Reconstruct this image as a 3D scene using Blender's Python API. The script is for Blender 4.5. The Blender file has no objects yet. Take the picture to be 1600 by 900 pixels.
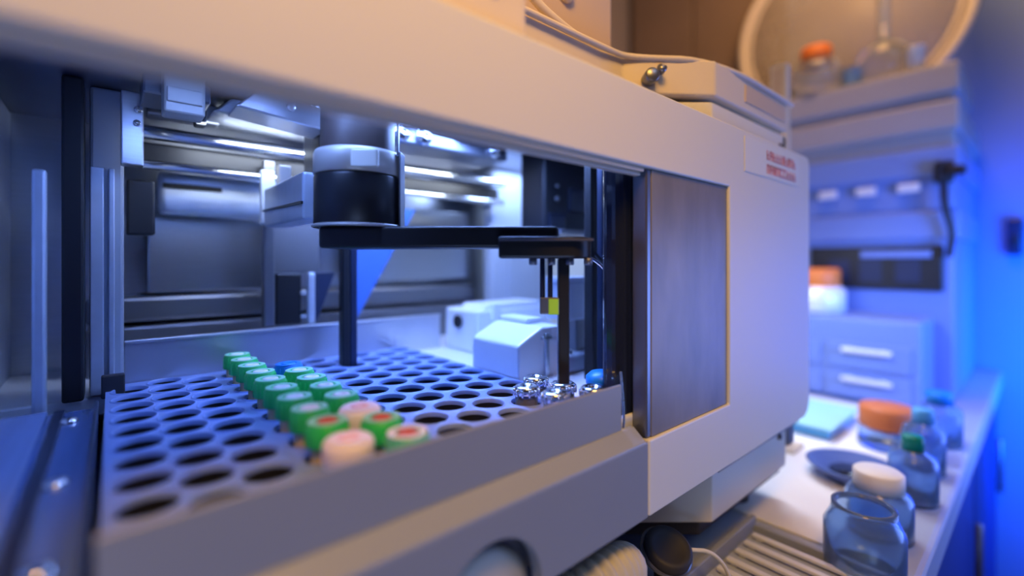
import bpy, bmesh, math, random
from mathutils import Vector, Matrix
random.seed(7)
R = math.radians
S = 0.16            # one plan unit = distance of the lens from the front panel, 16 cm
H = 1.15            # lens height above the floor, metres
CF, SF = 0.7555, 0.655
def W(x, y, z): return Vector((x*S, y*S, H + z*S))

# ---------------------------------------------------------------- camera
sc = bpy.context.scene
cam = bpy.data.cameras.new('camera'); co = bpy.data.objects.new('camera', cam)
sc.collection.objects.link(co); sc.camera = co
co.location = W(0, 0, 0); co.rotation_euler = (R(90), 0, -math.atan2(SF, CF))
cam.lens = 16.29; cam.sensor_width = 36; cam.shift_y = -0.02625
cam.clip_start = 0.01
cam.dof.use_dof = True; cam.dof.focus_distance = 2.0*S; cam.dof.aperture_fstop = 1.65
# ---------------------------------------------------------------- light
w = bpy.data.worlds.new('world'); sc.world = w; w.use_nodes = True
w.node_tree.nodes['Background'].inputs[0].default_value = (0.30, 0.38, 0.62, 1)
w.node_tree.nodes['Background'].inputs[1].default_value = 0.30
def area(name, at, look, size, power, col, size_y=None, spread=180):
    l = bpy.data.lights.new(name, 'AREA'); l.energy = power; l.color = col; l.size = size*S
    if size_y: l.shape = 'RECTANGLE'; l.size_y = size_y*S
    l.spread = R(spread)
    o = bpy.data.objects.new(name, l); sc.collection.objects.link(o)
    o.location = W(*at); o.rotation_euler = (W(*look)-W(*at)).to_track_quat('-Z', 'Y').to_euler()
    return o
area('interior_light', (1.3, 2.2, .765), (1.2, 2.1, -1), 1.4, 2.6, (0.22, 0.38, 1.0), 0.6)
area('interior_light', (2.7, 2.85, .76), (2.75, 3.1, 0.0), 0.4, 0.32, (0.40, 0.56, 1.0), 0.3)
area('rail_light', (1.3, 2.60, .655), (1.3, 2.95, 0.45), 2.0, 0.5, (0.75, 0.85, 1.0), 0.08)
area('warm_ceiling_lamp', (-0.1, -0.5, 3.0), (0.9, 1.2, 0.6), 1.4, 1.8, (1.0, 0.52, 0.09), 1.0, 120)
area('warm_background_fill', (5.6, 1.2, 6.0), (8.4, 2.6, 2.6), 2.0, 6.0, (1.0, 0.55, 0.22), 2.0)  # fill added to warm the brown cabinet and shield in the background
area('blue_aisle_lamp', (6.5, -2.5, -0.8), (3.0, 1.2, -0.5), 3.0, 4.0, (0.22, 0.36, 1.0), 2.5)
area('blue_wall_lamp', (7.6, -1.6, -1.2), (9.5, -0.2, -1.4), 1.5, 9.0, (0.0, 0.13, 1.0), 3.0, 130)
area('bench_lamp', (4.6, 1.9, 0.75), (4.4, 1.6, -1.56), 1.2, 2.1, (0.60, 0.72, 1.0), 0.8)
area('blue_bounce_fill', (5.0, -1.6, 0.2), (7.0, 1.4, -0.6), 1.2, 2.0, (0.08, 0.24, 1.0), 1.2, 100)  # fill added for the wall's blue bounce on cabinets and bottles
area('cool_low_fill', (-1.5, -2.5, -3.0), (.8, 1.0, -.7), 2.0, 0.8, (0.36, 0.52, 1.0), 1.5, 120)  # unseen fill added to cool the lower front panels
area('interior_light', (0.45, 1.6, .765), (0.45, 1.7, -1), 0.8, 1.3, (0.22, 0.38, 1.0), 0.15)  # extra strip added to brighten the dim front left of the rack
area('room_ceiling_lamp', (1.0, -6.0, 7.5), (1.5, 0.5, -0.5), 4.0, 3.8, (0.52, 0.68, 1.0), 3.0)
sc.view_settings.view_transform = 'Standard'; sc.view_settings.look = 'None'
sc.view_settings.exposure = -0.08; sc.view_settings.gamma = 1; sc.view_settings.use_curve_mapping = False

# ---------------------------------------------------------------- materials
def mat(name, col, rough=0.5, metal=0.0, trans=0.0, noise=0.06, scale=40, bump=0.0, coat=0.0, ior=1.45, brushed=None, alpha=1.0):
    m = bpy.data.materials.new(name); m.use_nodes = True; nt = m.node_tree; b = nt.nodes['Principled BSDF']
    b.inputs['Roughness'].default_value = rough; b.inputs['Metallic'].default_value = metal
    b.inputs['Transmission Weight'].default_value = trans; b.inputs['IOR'].default_value = ior
    b.inputs['Coat Weight'].default_value = coat; b.inputs['Alpha'].default_value = alpha
    tc = nt.nodes.new('ShaderNodeTexCoord'); n = nt.nodes.new('ShaderNodeTexNoise')
    n.inputs['Scale'].default_value = scale; n.inputs['Detail'].default_value = 3
    if brushed:
        mp = nt.nodes.new('ShaderNodeMapping'); mp.inputs['Scale'].default_value = brushed
        nt.links.new(tc.outputs['Object'], mp.inputs[0]); nt.links.new(mp.outputs[0], n.inputs['Vector'])
    else: nt.links.new(tc.outputs['Object'], n.inputs['Vector'])
    mx = nt.nodes.new('ShaderNodeMix'); mx.data_type = 'RGBA'
    mx.inputs[6].default_value = (*[c*(1-noise) for c in col], 1); mx.inputs[7].default_value = (*[min(1, c*(1+noise)) for c in col], 1)
    nt.links.new(n.outputs[0], mx.inputs[0]); nt.links.new(mx.outputs[2], b.inputs['Base Color'])
    if bump:
        bp = nt.nodes.new('ShaderNodeBump'); bp.inputs['Strength'].default_value = bump; bp.inputs['Distance'].default_value = 0.001
        nt.links.new(n.outputs[0], bp.inputs['Height']); nt.links.new(bp.outputs[0], b.inputs['Normal'])
    return m
M = dict(
 cream=mat('cream_shell_plastic', (0.72, 0.70, 0.62), 0.42, noise=0.02, scale=8),
 beige=mat('beige_plastic', (0.70, 0.60, 0.46), 0.5, noise=0.03, scale=10),
 brownc=mat('brown_cabinet_laminate', (0.22, 0.15, 0.10), 0.5, noise=0.15, scale=6),
 disc=mat('frosted_beige_disc', (0.62, 0.52, 0.40), 0.35, noise=0.05, alpha=0.38),
 bowlb=mat('deep_blue_bowl_plastic', (0.08, 0.14, 0.42), 0.35),
 tan=mat('tan_hood', (0.62, 0.47, 0.33), 0.5, noise=0.05, scale=10),
 grey=mat('grey_panel_plastic', (0.24, 0.27, 0.32), 0.38, noise=0.03, scale=15),
 ledge=mat('grey_ledge_plastic', (0.31, 0.35, 0.43), 0.3, noise=0.03, scale=15),
 steel=mat('brushed_steel', (0.62, 0.64, 0.68), 0.28, 1.0, noise=0.1, scale=30, brushed=(1, 1, 20)),
 fence=mat('folded_steel', (0.62, 0.62, 0.66), 0.35, 0.85, noise=0.06, scale=10),
 chrome=mat('polished_rail', (0.85, 0.87, 0.9), 0.16, 1.0, noise=0.02),
 dsteel=mat('dark_steel', (0.22, 0.23, 0.27), 0.35, 0.8, noise=0.1, scale=20),
 black=mat('black_anodised', (0.016, 0.017, 0.022), 0.38, 0.1, noise=0.15, scale=30),
 blackg=mat('black_gloss', (0.012, 0.016, 0.035), 0.12, coat=0.4, noise=0.1),
 navy=mat('navy_post', (0.025, 0.035, 0.08), 0.3, 0.3, noise=0.1),
 brown=mat('dark_brown_hood', (0.07, 0.05, 0.045), 0.5, noise=0.15),
 band=mat('silver_band', (0.52, 0.50, 0.47), 0.4, 0.3, noise=0.05),
 rack=mat('blue_grey_rack_plastic', (0.20, 0.29, 0.60), 0.33, noise=0.05, scale=20),
 well=mat('shaded_rack_well', (0.006, 0.007, 0.012), 0.6, noise=0.1),  # near black stands in for the shade deep inside the wells
 deck=mat('blue_side_deck', (0.10, 0.17, 0.42), 0.18, 0.2, coat=0.3, noise=0.25, scale=6, brushed=(30, 2, 2)),
 dplate=mat('blue_deck_plate', (0.24, 0.34, 0.66), 0.22, 0.3, noise=0.2, scale=6, brushed=(30, 2, 2)),
 wallp=mat('side_wall_panel', (0.42, 0.48, 0.62), 0.35, 0.2, noise=0.25, scale=5, brushed=(1, 8, 0.5)),
 gusset=mat('blue_gusset', (0.05, 0.14, 0.50), 0.4, noise=0.06),
 lblue=mat('pale_link_plate', (0.55, 0.62, 0.75), 0.35, 0.5, noise=0.15, scale=60),
  colm=mat('blue_grey_column', (0.36, 0.42, 0.55), 0.35, noise=0.05),
 white=mat('white_housing', (0.80, 0.82, 0.86), 0.3, 0.15, noise=0.03),
 green=mat('green_cap', (0.03, 0.58, 0.13), 0.35, noise=0.05),
 greenring=mat('pale_green_cap_top', (0.30, 0.72, 0.48), 0.35, noise=0.1, scale=300),
 teal=mat('teal_cap', (0.10, 0.52, 0.36), 0.35, noise=0.05),
 blue=mat('blue_cap', (0.01, 0.22, 0.72), 0.35, noise=0.05),
 pink=mat('pink_cap', (0.88, 0.80, 0.86), 0.5, noise=0.04),
 pinkc=mat('rose_cap_center', (0.85, 0.52, 0.55), 0.5, noise=0.1),
 whitec=mat('white_cap_plug', (0.85, 0.82, 0.80), 0.5, noise=0.05),
 red=mat('red_plug', (0.55, 0.10, 0.05), 0.5, noise=0.1),
 amber=mat('amber_tube_label', (0.55, 0.42, 0.22), 0.25, noise=0.35, scale=160, coat=0.4),
 darkliq=mat('dark_sample', (0.05, 0.03, 0.03), 0.2, noise=0.2, coat=0.5),
 glass=mat('clear_glass', (0.9, 0.94, 1.0), 0.05, trans=0.9, ior=1.4, noise=0.01),
 frost=mat('frosted_clear_plastic', (0.45, 0.66, 1.0), 0.15, trans=0.88, ior=1.3, noise=0.05),
 pane=mat('smoked_sliding_pane', (0.20, 0.185, 0.17), 0.35, 0.0, noise=0.5, scale=7, brushed=(6, 1, 2.2)),  # streaky light and dark colour stands in for blurred reflections
 orange=mat('orange_cap', (0.80, 0.20, 0.03), 0.5, noise=0.05),
 orangeb=mat('rust_orange_lid', (0.62, 0.17, 0.05), 0.5, noise=0.05),
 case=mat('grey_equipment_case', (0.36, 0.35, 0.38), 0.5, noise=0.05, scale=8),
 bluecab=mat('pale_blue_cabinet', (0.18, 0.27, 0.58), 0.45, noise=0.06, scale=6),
 bench=mat('bench_top', (0.40, 0.45, 0.58), 0.4, noise=0.05, scale=6),
 paper=mat('white_bench_paper', (0.88, 0.88, 0.88), 0.6, noise=0.02),
 cyan=mat('cyan_tray_plastic', (0.40, 0.78, 0.88), 0.35, noise=0.04),
 cyanb=mat('blue_tray_side', (0.10, 0.40, 0.80), 0.35, noise=0.04),
 bcab=mat('bench_front_blue', (0.008, 0.03, 0.22), 0.5, noise=0.1, scale=4),
 wallb=mat('painted_wall_blue_grey', (0.17, 0.27, 0.50), 0.6, noise=0.05, scale=5),
 walln=mat('painted_wall_taupe', (0.30, 0.25, 0.22), 0.7, noise=0.05, scale=5),
 ceil=mat('ceiling_paint', (0.5, 0.48, 0.46), 0.8, noise=0.03),
 floor=mat('floor_vinyl', (0.06, 0.09, 0.28), 0.5, noise=0.1),
 hose=mat('beige_hose', (0.52, 0.50, 0.44), 0.5, noise=0.12, scale=30),
 rubber=mat('black_rubber', (0.03, 0.03, 0.04), 0.6, noise=0.1),
 lime=mat('lime_sticker', (0.40, 0.80, 0.06), 0.5, noise=0.05),
 label=mat('off_white_sticker', (0.74, 0.73, 0.66), 0.5, noise=0.02),
 redink=mat('red_print', (0.62, 0.16, 0.17), 0.6, noise=0.1),
 cgreen=mat('dark_green_cap', (0.0, 0.25, 0.20), 0.4),
)

# ---------------------------------------------------------------- builders
class G:
    def __init__(s): s.bm = bmesh.new(); s.smooth = set()
    def box(s, x0, x1, y0, y1, z0, z1, bev=0.0, seg=2, rot=None, piv=None):
        r = bmesh.ops.create_cube(s.bm, size=1)
        vs = r['verts']
        for v in vs:
            v.co = Vector((x0+(v.co.x+.5)*(x1-x0), y0+(v.co.y+.5)*(y1-y0), z0+(v.co.z+.5)*(z1-z0)))
        if bev:
            es = {e for v in vs for e in v.link_edges}
            rr = bmesh.ops.bevel(s.bm, geom=list(es), offset=bev, segments=seg, affect='EDGES', profile=.5)
            vs = list({v for f in rr['faces'] for v in f.verts} | {v for v in vs if v.is_valid})
        if rot is not None:
            p = Vector(piv) if piv else Vector(((x0+x1)/2, (y0+y1)/2, (z0+z1)/2))
            bmesh.ops.rotate(s.bm, verts=vs, cent=p, matrix=Matrix.Rotation(rot, 3, 'Z'))
        return s
    def prism(s, pts, z0, z1, bev=0.0, seg=2, axis='z', cap=True):
        def c(p, h):
            return {'z': (p[0], p[1], h), 'y': (p[0], h, p[1]), 'x': (h, p[0], p[1])}[axis]
        a = [s.bm.verts.new(c(p, z0)) for p in pts]; b = [s.bm.verts.new(c(p, z1)) for p in pts]
        n = len(pts); fs = [s.bm.faces.new(a[::-1]), s.bm.faces.new(b)]
        for i in range(n): fs.append(s.bm.faces.new((a[i], a[(i+1) % n], b[(i+1) % n], b[i])))
        bmesh.ops.recalc_face_normals(s.bm, faces=fs)
        if bev:
            es = {e for f in fs for e in f.edges}
            bmesh.ops.bevel(s.bm, geom=list(es), offset=bev, segments=seg, affect='EDGES', profile=.5)
        return s
    def lathe(s, prof, c=(0, 0, 0), n=32, axis=None):
        rings = []
        mtx = Matrix.Identity(3)
        if axis is not None: mtx = Vector((0, 0, 1)).rotation_difference(Vector(axis).normalized()).to_matrix()
        cc = Vector(c)
        for r, z in prof:
            if r < 1e-6: rings.append([s.bm.verts.new(cc + mtx @ Vector((0, 0, z)))])
            else: rings.append([s.bm.verts.new(cc + mtx @ Vector((r*math.cos(2*math.pi*k/n), r*math.sin(2*math.pi*k/n), z))) for k in range(n)])
        fs = []
        for a, b in zip(rings, rings[1:]):
            for k in range(n):
                k2 = (k+1) % n
                if len(a) == 1 and len(b) == 1: continue
                if len(a) == 1: fs.append(s.bm.faces.new((a[0], b[k], b[k2])))
                elif len(b) == 1: fs.append(s.bm.faces.new((a[k], a[k2], b[0])))
                else: fs.append(s.bm.faces.new((a[k], a[k2], b[k2], b[k])))
        for f in fs: f.smooth = True
        bmesh.ops.recalc_face_normals(s.bm, faces=fs)
        return s
    def cyl(s, p0, p1, r, n=24, r2=None):
        p0, p1 = Vector(p0), Vector(p1); L = (p1-p0).length; r2 = r if r2 is None else r2; e = min(.006, r*.2)
        return s.lathe([(0, 0), (r-e, 0), (r, e), (r2, L-e), (r2-e, L), (0, L)], p0, n, p1-p0)
    def tube(s, pts, r, n=10, smooth_it=4, most=90):
        P = [Vector(p) for p in pts]
        for _ in range(smooth_it):
            Q = [P[0]]
            for a, b in zip(P, P[1:]): Q += [a*.75+b*.25, a*.25+b*.75]
            P = Q + [P[-1]]
            if len(P) > most: break
        prev = None; rings = []
        for i, p in enumerate(P):
            t = (P[min(i+1, len(P)-1)]-P[max(i-1, 0)]).normalized()
            if prev is None: u = t.orthogonal().normalized()
            else: u = (prev - t*prev.dot(t)).normalized()
            prev = u; v = t.cross(u)
            rr = r(i/(len(P)-1)) if callable(r) else r
            rings.append([s.bm.verts.new(p+(u*math.cos(2*math.pi*k/n)+v*math.sin(2*math.pi*k/n))*rr) for k in range(n)])
        fs = [s.bm.faces.new(rings[0]), s.bm.faces.new(rings[-1][::-1])]
        for a, b in zip(rings, rings[1:]):
            for k in range(n):
                f = s.bm.faces.new((a[k], a[(k+1) % n], b[(k+1) % n], b[k])); f.smooth = True; fs.append(f)
        bmesh.ops.recalc_face_normals(s.bm, faces=fs)
        return s
    def torus(s, c, R_, r, axis, n=72, m=12):
        mtx = Vector((0, 0, 1)).rotation_difference(Vector(axis).normalized()).to_matrix(); cc = Vector(c); rings = []
        for i in range(n):
            a = 2*math.pi*i/n; d = Vector((math.cos(a), math.sin(a), 0))
            rings.append([s.bm.verts.new(cc+mtx@(d*(R_+r*math.cos(2*math.pi*k/m))+Vector((0, 0, r*math.sin(2*math.pi*k/m))))) for k in range(m)])
        for i in range(n):
            a, b = rings[i], rings[(i+1) % n]
            for k in range(m):
                f = s.bm.faces.new((a[k], a[(k+1) % m], b[(k+1) % m], b[k])); f.smooth = True
        return s

ORI = {}
def link(o, parent=None):
    sc.collection.objects.link(o)
    if parent is not None: o.parent = parent
    return o
def root_of(o):
    while o.parent is not None: o = o.parent
    return o
def obj(name, g, m, parent=None, origin=None, smooth_angle=None):
    """geometry in plan units; minus the origin of its thing"""
    if parent is not None: o0 = Vector(ORI[root_of(parent)])
    else: o0 = Vector(origin) if origin else Vector((0, 0, 0))
    me = bpy.data.meshes.new(name)
    for v in g.bm.verts: v.co = (v.co - o0)*S
    bmesh.ops.recalc_face_normals(g.bm, faces=g.bm.faces[:])
    g.bm.to_mesh(me); g.bm.free(); me.materials.append(m)
    o = bpy.data.objects.new(name, me); link(o, parent)
    if parent is None: o.location = W(*o0); ORI[o] = tuple(o0)
    return o
def tag(o, label=None, cat=None, group=None, kind=None):
    if label: o['label'] = label
    if cat: o['category'] = cat
    if group: o['group'] = group
    if kind: o['kind'] = kind
    return o
def thing(name, label, cat, at=(0, 0, 0), group=None):
    o = bpy.data.objects.new(name, None); link(o); o.location = W(*at); ORI[o] = tuple(at)
    o.empty_display_size = 0.01
    return tag(o, label, cat, group)
def dup(root, at, label, group=None, rz=0):
    r = root.copy(); link(r); r.location = W(*at); r.rotation_euler = (0, 0, rz); ORI[r] = tuple(at)
    tag(r, label, None, group)
    for ch in list(root.children):
        c = ch.copy(); link(c, r)
        for g_ in list(ch.children):
            d = g_.copy(); link(d, c)
    return r
def X(px, Y): r = (px-800)/724; return Y*(SF+r*CF)/(CF-r*SF)      # plan x of a sight line where it meets the plane Y
def YX(px, X_): r = (px-800)/724; return X_*(CF-r*SF)/(SF+r*CF)
def Z(px, py, Y): return (408-py)*(SF*X(px, Y)+CF*Y)/724
def DL(d, l): return (SF*d+CF*l, CF*d-SF*l)                       # depth / sideways -> plan

BZ = -1.56       # bench top
FZ = -H/S        # floor
# ================================================================ the room
WX = 9.5
g = G(); g.box(-14, WX+.3, -14, 9, FZ-.3, FZ); tag(obj('floor', g, M['floor'], origin=(0, 0, FZ)), kind='structure')
g = G(); g.box(-14, WX+.3, -14, 9, 9.5, 9.8); tag(obj('ceiling', g, M['ceil'], origin=(0, 0, 9.5)), kind='structure')
g = G(); g.box(WX, WX+.3, -14, 9, FZ, 9.5); tag(obj('wall_right', g, M['wallb'], origin=(WX, 0, FZ)), kind='structure')
g = G(); g.box(-14, WX, 6.2, 6.5, FZ, 9.5); tag(obj('wall_back', g, M['walln'], origin=(0, 6.2, FZ)), kind='structure')
g = G(); g.box(-14.3, -14, -14, 9, FZ, 9.5); tag(obj('wall_left', g, M['walln'], origin=(-14, 0, FZ)), kind='structure')
g = G(); g.box(-14, WX, -14.3, -14, FZ, 9.5); tag(obj('wall_front', g, M['walln'], origin=(0, -14, FZ)), kind='structure')

# ---- laboratory bench
t = thing('laboratory_bench', 'long pale laboratory bench with deep blue front carrying the analyzer and glassware', 'bench', (2, 3, FZ))
g = G(); g.box(-6, WX-.02, .40, 6.15, BZ-.22, BZ, .03); obj('bench_top', g, M['bench'], t)
g = G(); g.box(-5.9, WX-.05, .50, 6.1, FZ+.5, BZ-.225); g.box(-5.9, WX-.05, .8, 6.1, FZ, FZ+.5); obj('cabinet_body', g, M['bcab'], t)
for k in range(5):
    x0 = -5.6+k*3.0
    g = G(); g.box(x0, x0+2.85, .455, .498, FZ+.6, BZ-.35, .01); d = obj('door', g, M['bcab'], t)
    g = G(); g.cyl((x0+2.5, .40, BZ-1.5), (x0+2.5, .40, BZ-.8), .03); obj('handle', g, M['dsteel'], d)

# ================================================================ analyzer shell
an = thing('sample_analyzer', 'large cream fronted laboratory analyzer with open loading bay and grey lower panel', 'laboratory analyzer', (1.3, 2.3, BZ))
TOP, BOT, XR = .663, -.985, 3.404
# front cover: one C-shaped sheet with rounded outer corners
pts = [(-2.0, .36), (-2.0, TOP), (XR-.05, TOP), (XR-.015, TOP-.015), (XR, TOP-.05), (XR, BOT+.09), (XR-.03, BOT+.03), (XR-.09, BOT), (1.5676, BOT),
       (1.5676, -.69), (2.2545, -.69), (2.2545, .36)]
g = G(); g.prism(pts, 1.0, 1.05, .008, 3, axis='y')
cover = obj('front_cover', g, M['cream'], an)
g = G(); g.box(-.43, 1.55, 1.012, 1.05, .343, .359, .004); g.box(-.43, 1.55, 1.028, 1.055, .330, .342, .004); obj('lower_lip', g, M['beige'], cover)
# printed sticker
lx0, lx1 = X(1163, 1.0), X(1250, 1.0)
zt = Z(1200, 226, 1.0)-.004; zb = Z(1200, 300, 1.0)
g = G(); g.box(2.42, 3.20, .9965, 1.0, .455-.0, .635, .0015, 1); obj('warning_sticker', g, M['label'], cover)
g = G(); rnd = random.Random(3)
for row, z0 in enumerate((.553, .478)):
    x = 2.70
    while x < 3.11:
        wd = rnd.choice((.028, .033, .038)); h = .05; t_ = .009; k = rnd.randrange(5)
        y0, y1 = .9945, .9964
        g.box(x, x+t_, y0, y1, z0, z0+h)
        if k in (0, 1, 3): g.box(x, x+wd, y0, y1, z0+h-t_, z0+h)
        if k in (0, 2, 4): g.box(x, x+wd, y0, y1, z0, z0+t_)
        if k in (1, 2, 4): g.box(x, x+wd*.9, y0, y1, z0+h*.42, z0+h*.42+t_)
        if k in (1, 3): g.box(x+wd-t_, x+wd, y0, y1, z0, z0+h)
        x += wd+.012
obj('red_lettering', g, M['redink'], cover)
# smoked sliding pane + its dark stile
g = G(); g.box(1.60, 2.252, 1.012, 1.03, -.688, .358, .002); pane = obj('sliding_pane', g, M['pane'], an)
g = G(); g.box(1.569, 1.60, 1.014, 1.08, -.688, .358, .006); obj('pane_edge_strip', g, M['dsteel'], pane)
g = G(); g.box(1.51, 1.72, 1.095, 1.20, -.66, .60, .04, 4); obj('dark_stile', g, M['blackg'], pane)
g = G(); g.tube([(1.50, 1.085, -.43), (1.51, 1.075, -.6), (1.49, 1.07, -.675), (1.43, 1.07, -.68)], .005); obj('stile_highlight', g, M['chrome'], pane)  # chrome line modelled as the highlight on the stile's curved foot
# grey lower panel with half round notch
arc = [(.80+.19*math.cos(a), BOT+.205*math.sin(a)) for a in [math.pi*i/20 for i in range(21)]]
pts = [(-2.0, -.694), (1.560, -.694), (1.560, BOT)] + arc + [(-2.0, BOT)]
g = G(); g.prism(pts, 1.0, 1.05, .006, 2, axis='y'); lower = obj('lower_panel', g, M['grey'], an)
g = G(); g.box(.50, 1.10, 1.0705, 1.0745, -.96, -.72); obj('notch_backing', g, M['dsteel'], lower)
g = G(); g.lathe([(0, 0), (.05, 0), (.055, .005), (.13, .006), (.165, .012), (.165, .018), (0, .018)], (.82, 1.052, -1.0), 40, (0, 1, 0)); obj('roller', g, M['hose'], lower)
g = G(); g.box(-2.0, -.44, 1.0, 1.05, -.69, .358, .006); g.box(-2.0, -1.95, 1.06, 3.66, BOT, .64); obj('left_infill_panel', g, M['cream'], an)
g = G(); g.prism([(1.0, -.70), (1.0, -.69), (1.055, -.645), (1.075, -.645), (1.075, -.70)], -2.0, 1.545, .004, 2, axis='x'); obj('sloped_ledge', g, M['ledge'], an)
g = G(); g.prism([(1.06, -.65), (1.06, -.475), (1.063, -.472), (1.071, -.472), (1.074, -.475), (1.074, -.66)], -.02, 1.47, 0, axis='x'); obj('bay_front_wall', g, M['grey'], an)
# bay floor, side deck, walls, roof
g = G(); g.box(1.48, 3.3, 1.08, 3.6, -.70, -.61, .01); g.box(-.8, 1.47, 2.805, 3.6, -.70, -.61, .01); obj('bay_floor', g, M['white'], an)
g = G(); g.box(-.395, -.035, 1.06, 2.45, -.66, -.575, .01); deck = obj('side_deck', g, M['deck'], an)
for y, x in ((1.20, -.10), (1.66, -.105), (2.28, -.112)):
    g = G(); g.lathe([(.026, 0), (.026, .008), (.018, .016), (0, .018)], (x, y, -.577), 20); obj('screw', g, M['chrome'], deck)
g = G(); g.box(-.045, -.035, 1.06, 2.45, -.575, -.55, .003); g.box(-.16, -.13, 1.06, 2.45, -.575, -.567, .002); obj('deck_rail', g, M['navy'], deck)
g = G(); g.box(-.39, -.175, 1.06, 2.44, -.575, -.56, .006); obj('deck_plate', g, M['dplate'], deck)
g = G(); g.box(-.44, -.40, 1.06, 3.7, -.95, .785); obj('side_wall', g, M['wallp'], an)
g = G()
for x0, x1, y0, y1 in ((-.225, -.185, 2.5, 2.55),): g.box(x0, x1, y0, y1, -.60, .35, .01)
obj('reflection_bar', g, M['lblue'], an)  # pale bar modelled in place of a vertical glass reflection
g = G(); g.box(-.8, 3.3, 3.6, 3.66, -.95, .79); backw = obj('back_wall', g, M['steel'], an)
g = G(); g.box(-.1, 2.45, 3.30, 3.6, -.34, -.20, .02); obj('back_shelf', g, M['dsteel'], backw)
g = G(); g.box(-.1, 2.45, 3.24, 3.6, -.61, -.36, .01); obj('back_step', g, M['dsteel'], backw)
g = G(); g.box(-.84, 3.29, 1.63, 3.7, .79, .81); g.box(-2.0, 3.29, 1.052, 1.62, .645, .658); g.box(-2.0, 3.29, 1.62, 1.64, .645, .81); obj('bay_roof', g, M['dsteel'], an)
g = G(); g.box(3.24, 3.285, 1.10, 3.66, -.95, .79); obj('right_wall', g, M['cream'], an)
g = G(); g.box(-2.0, 3.29, 3.66, 3.7, BOT, TOP); obj('rear_panel', g, M['cream'], an)
g = G(); g.box(-.8, 3.3, 1.1, 3.6, BOT+.02, -.93); obj('chassis', g, M['dsteel'], an)
# pillars at back left
g = G(); g.box(-.07, .048, 2.80, 2.92, -.60, .785, .012); pil = obj('corner_pillar', g, M['ledge'], an)
g = G(); g.box(-.068, -.022, 2.775, 2.80, -.60, .42, .004); g.box(-.005, .015, 2.775, 2.80, -.6, .42, .004); obj('pillar_reflection', g, M['lblue'], pil)  # pale strips stand in for glass reflections along the pillar
g = G(); g.box(-.155, -.085, 2.70, 2.85, -.60, .785, .01); obj('dark_post', g, M['black'], an)
g = G(); g.box(.035, .115, 2.68, 2.75, .43, .76, .006); br = obj('rail_bracket', g, M['steel'], an)
g = G(); g.cyl((.09, 2.665, .62), (.09, 2.685, .62), .014); g.cyl((.095, 2.665, .68), (.095, 2.685, .68), .016); obj('bolt', g, M['chrome'], br)
g = G(); g.box(-.03, .05, 2.68, 2.72, -.60, -.50, .006); obj('pillar_foot', g, M['rubber'], pil)
# two rails across the bay
for z, r in ((.635, .034), (.475, .022)):
    g = G(); g.cyl((.10, 2.9, z), (2.42, 2.9, z), r, 28); obj('cross_rail', g, M['chrome'], an)
g = G(); g.box(.10, 2.42, 2.96, 3.0, .50, .60, .01); obj('rail_backing', g, M['black'], an)
# black switch box and slotted plate
g = G(); g.box(.06, .17, 2.92, 3.05, .13, .40, .01); obj('black_switch_box', g, M['black'], an)
g = G(); g.box(.20, .74, 3.20, 3.30, .26, .50, .03, 3); sp = obj('slotted_plate', g, M['lblue'], an)
g = G(); g.box(.22, .50, 3.19, 3.21, .405, .435, .005); obj('slot', g, M['black'], sp)
g = G(); g.box(.16, .78, 3.33, 3.36, -.18, .26, .01); obj('inner_steel_panel', g, M['steel'], an)
g = G(); g.box(1.40, 2.40, 3.33, 3.36, -.15, .42, .01); obj('inner_steel_panel', g, M['steel'], an)
# steel fence at the back of the rack
g = G(); g.box(.05, 1.765, 2.815, 2.83, -.61, -.375, .003); g.box(.05, 1.765, 2.805, 2.83, -.39, -.372, .004); obj('bay_rear_fence', g, M['fence'], an)
# frame posts
g = G(); g.box(.644, .70, 2.84, 2.90, -.37, .565, .008); fp = obj('frame_post', g, M['dsteel'], an)
g = G(); g.box(.62, .69, 2.80, 2.84, .20, .50, .008); obj('post_cover', g, M['lblue'], fp)
g = G(); g.box(.72, .86, 2.90, 3.0, -.37, -.07, .01); obj('black_block', g, M['black'], an)
g = G(); g.box(.885, .925, 2.86, 2.9, -.37, -.07, .006); obj('pale_strip', g, M['lblue'], an)
g = G(); g.box(.72, 1.0, 3.0, 3.05, -.07, .35, .006); obj('dark_plate', g, M['dsteel'], an)
g = G(); g.box(.945, .985, 2.48, 2.54, -.60, .30, .006); obj('dark_column', g, M['black'], an)
g = G(); g.box(.995, 1.035, 2.50, 2.56, -.60, .30, .006); obj('navy_column', g, M['navy'], an)
g = G(); g.prism([(1.14, -.37), (1.20, -.37), (1.62, .36), (1.14, .36)], 2.90, 2.93, .004, 1, axis='y'); obj('blue_gusset', g, M['gusset'], an)
g = G(); g.prism([(.90, -.37), (.94, -.37), (1.05, -.07), (.90, -.07)], 2.88, 2.90, .002, 1, axis='y'); obj('navy_gusset', g, M['navy'], an)
# lit column on the right
g = G(); g.box(2.44, 3.08, 3.08, 3.2, -.605, .785, .03, 3); col_ = obj('lit_column', g, M['colm'], an)
g = G(); g.box(2.62, 2.66, 3.06, 3.085, -.5, .2, .006); g.cyl((2.75, 3.06, .06), (2.75, 3.09, .06), .02); obj('column_rib', g, M['colm'], col_)
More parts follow.
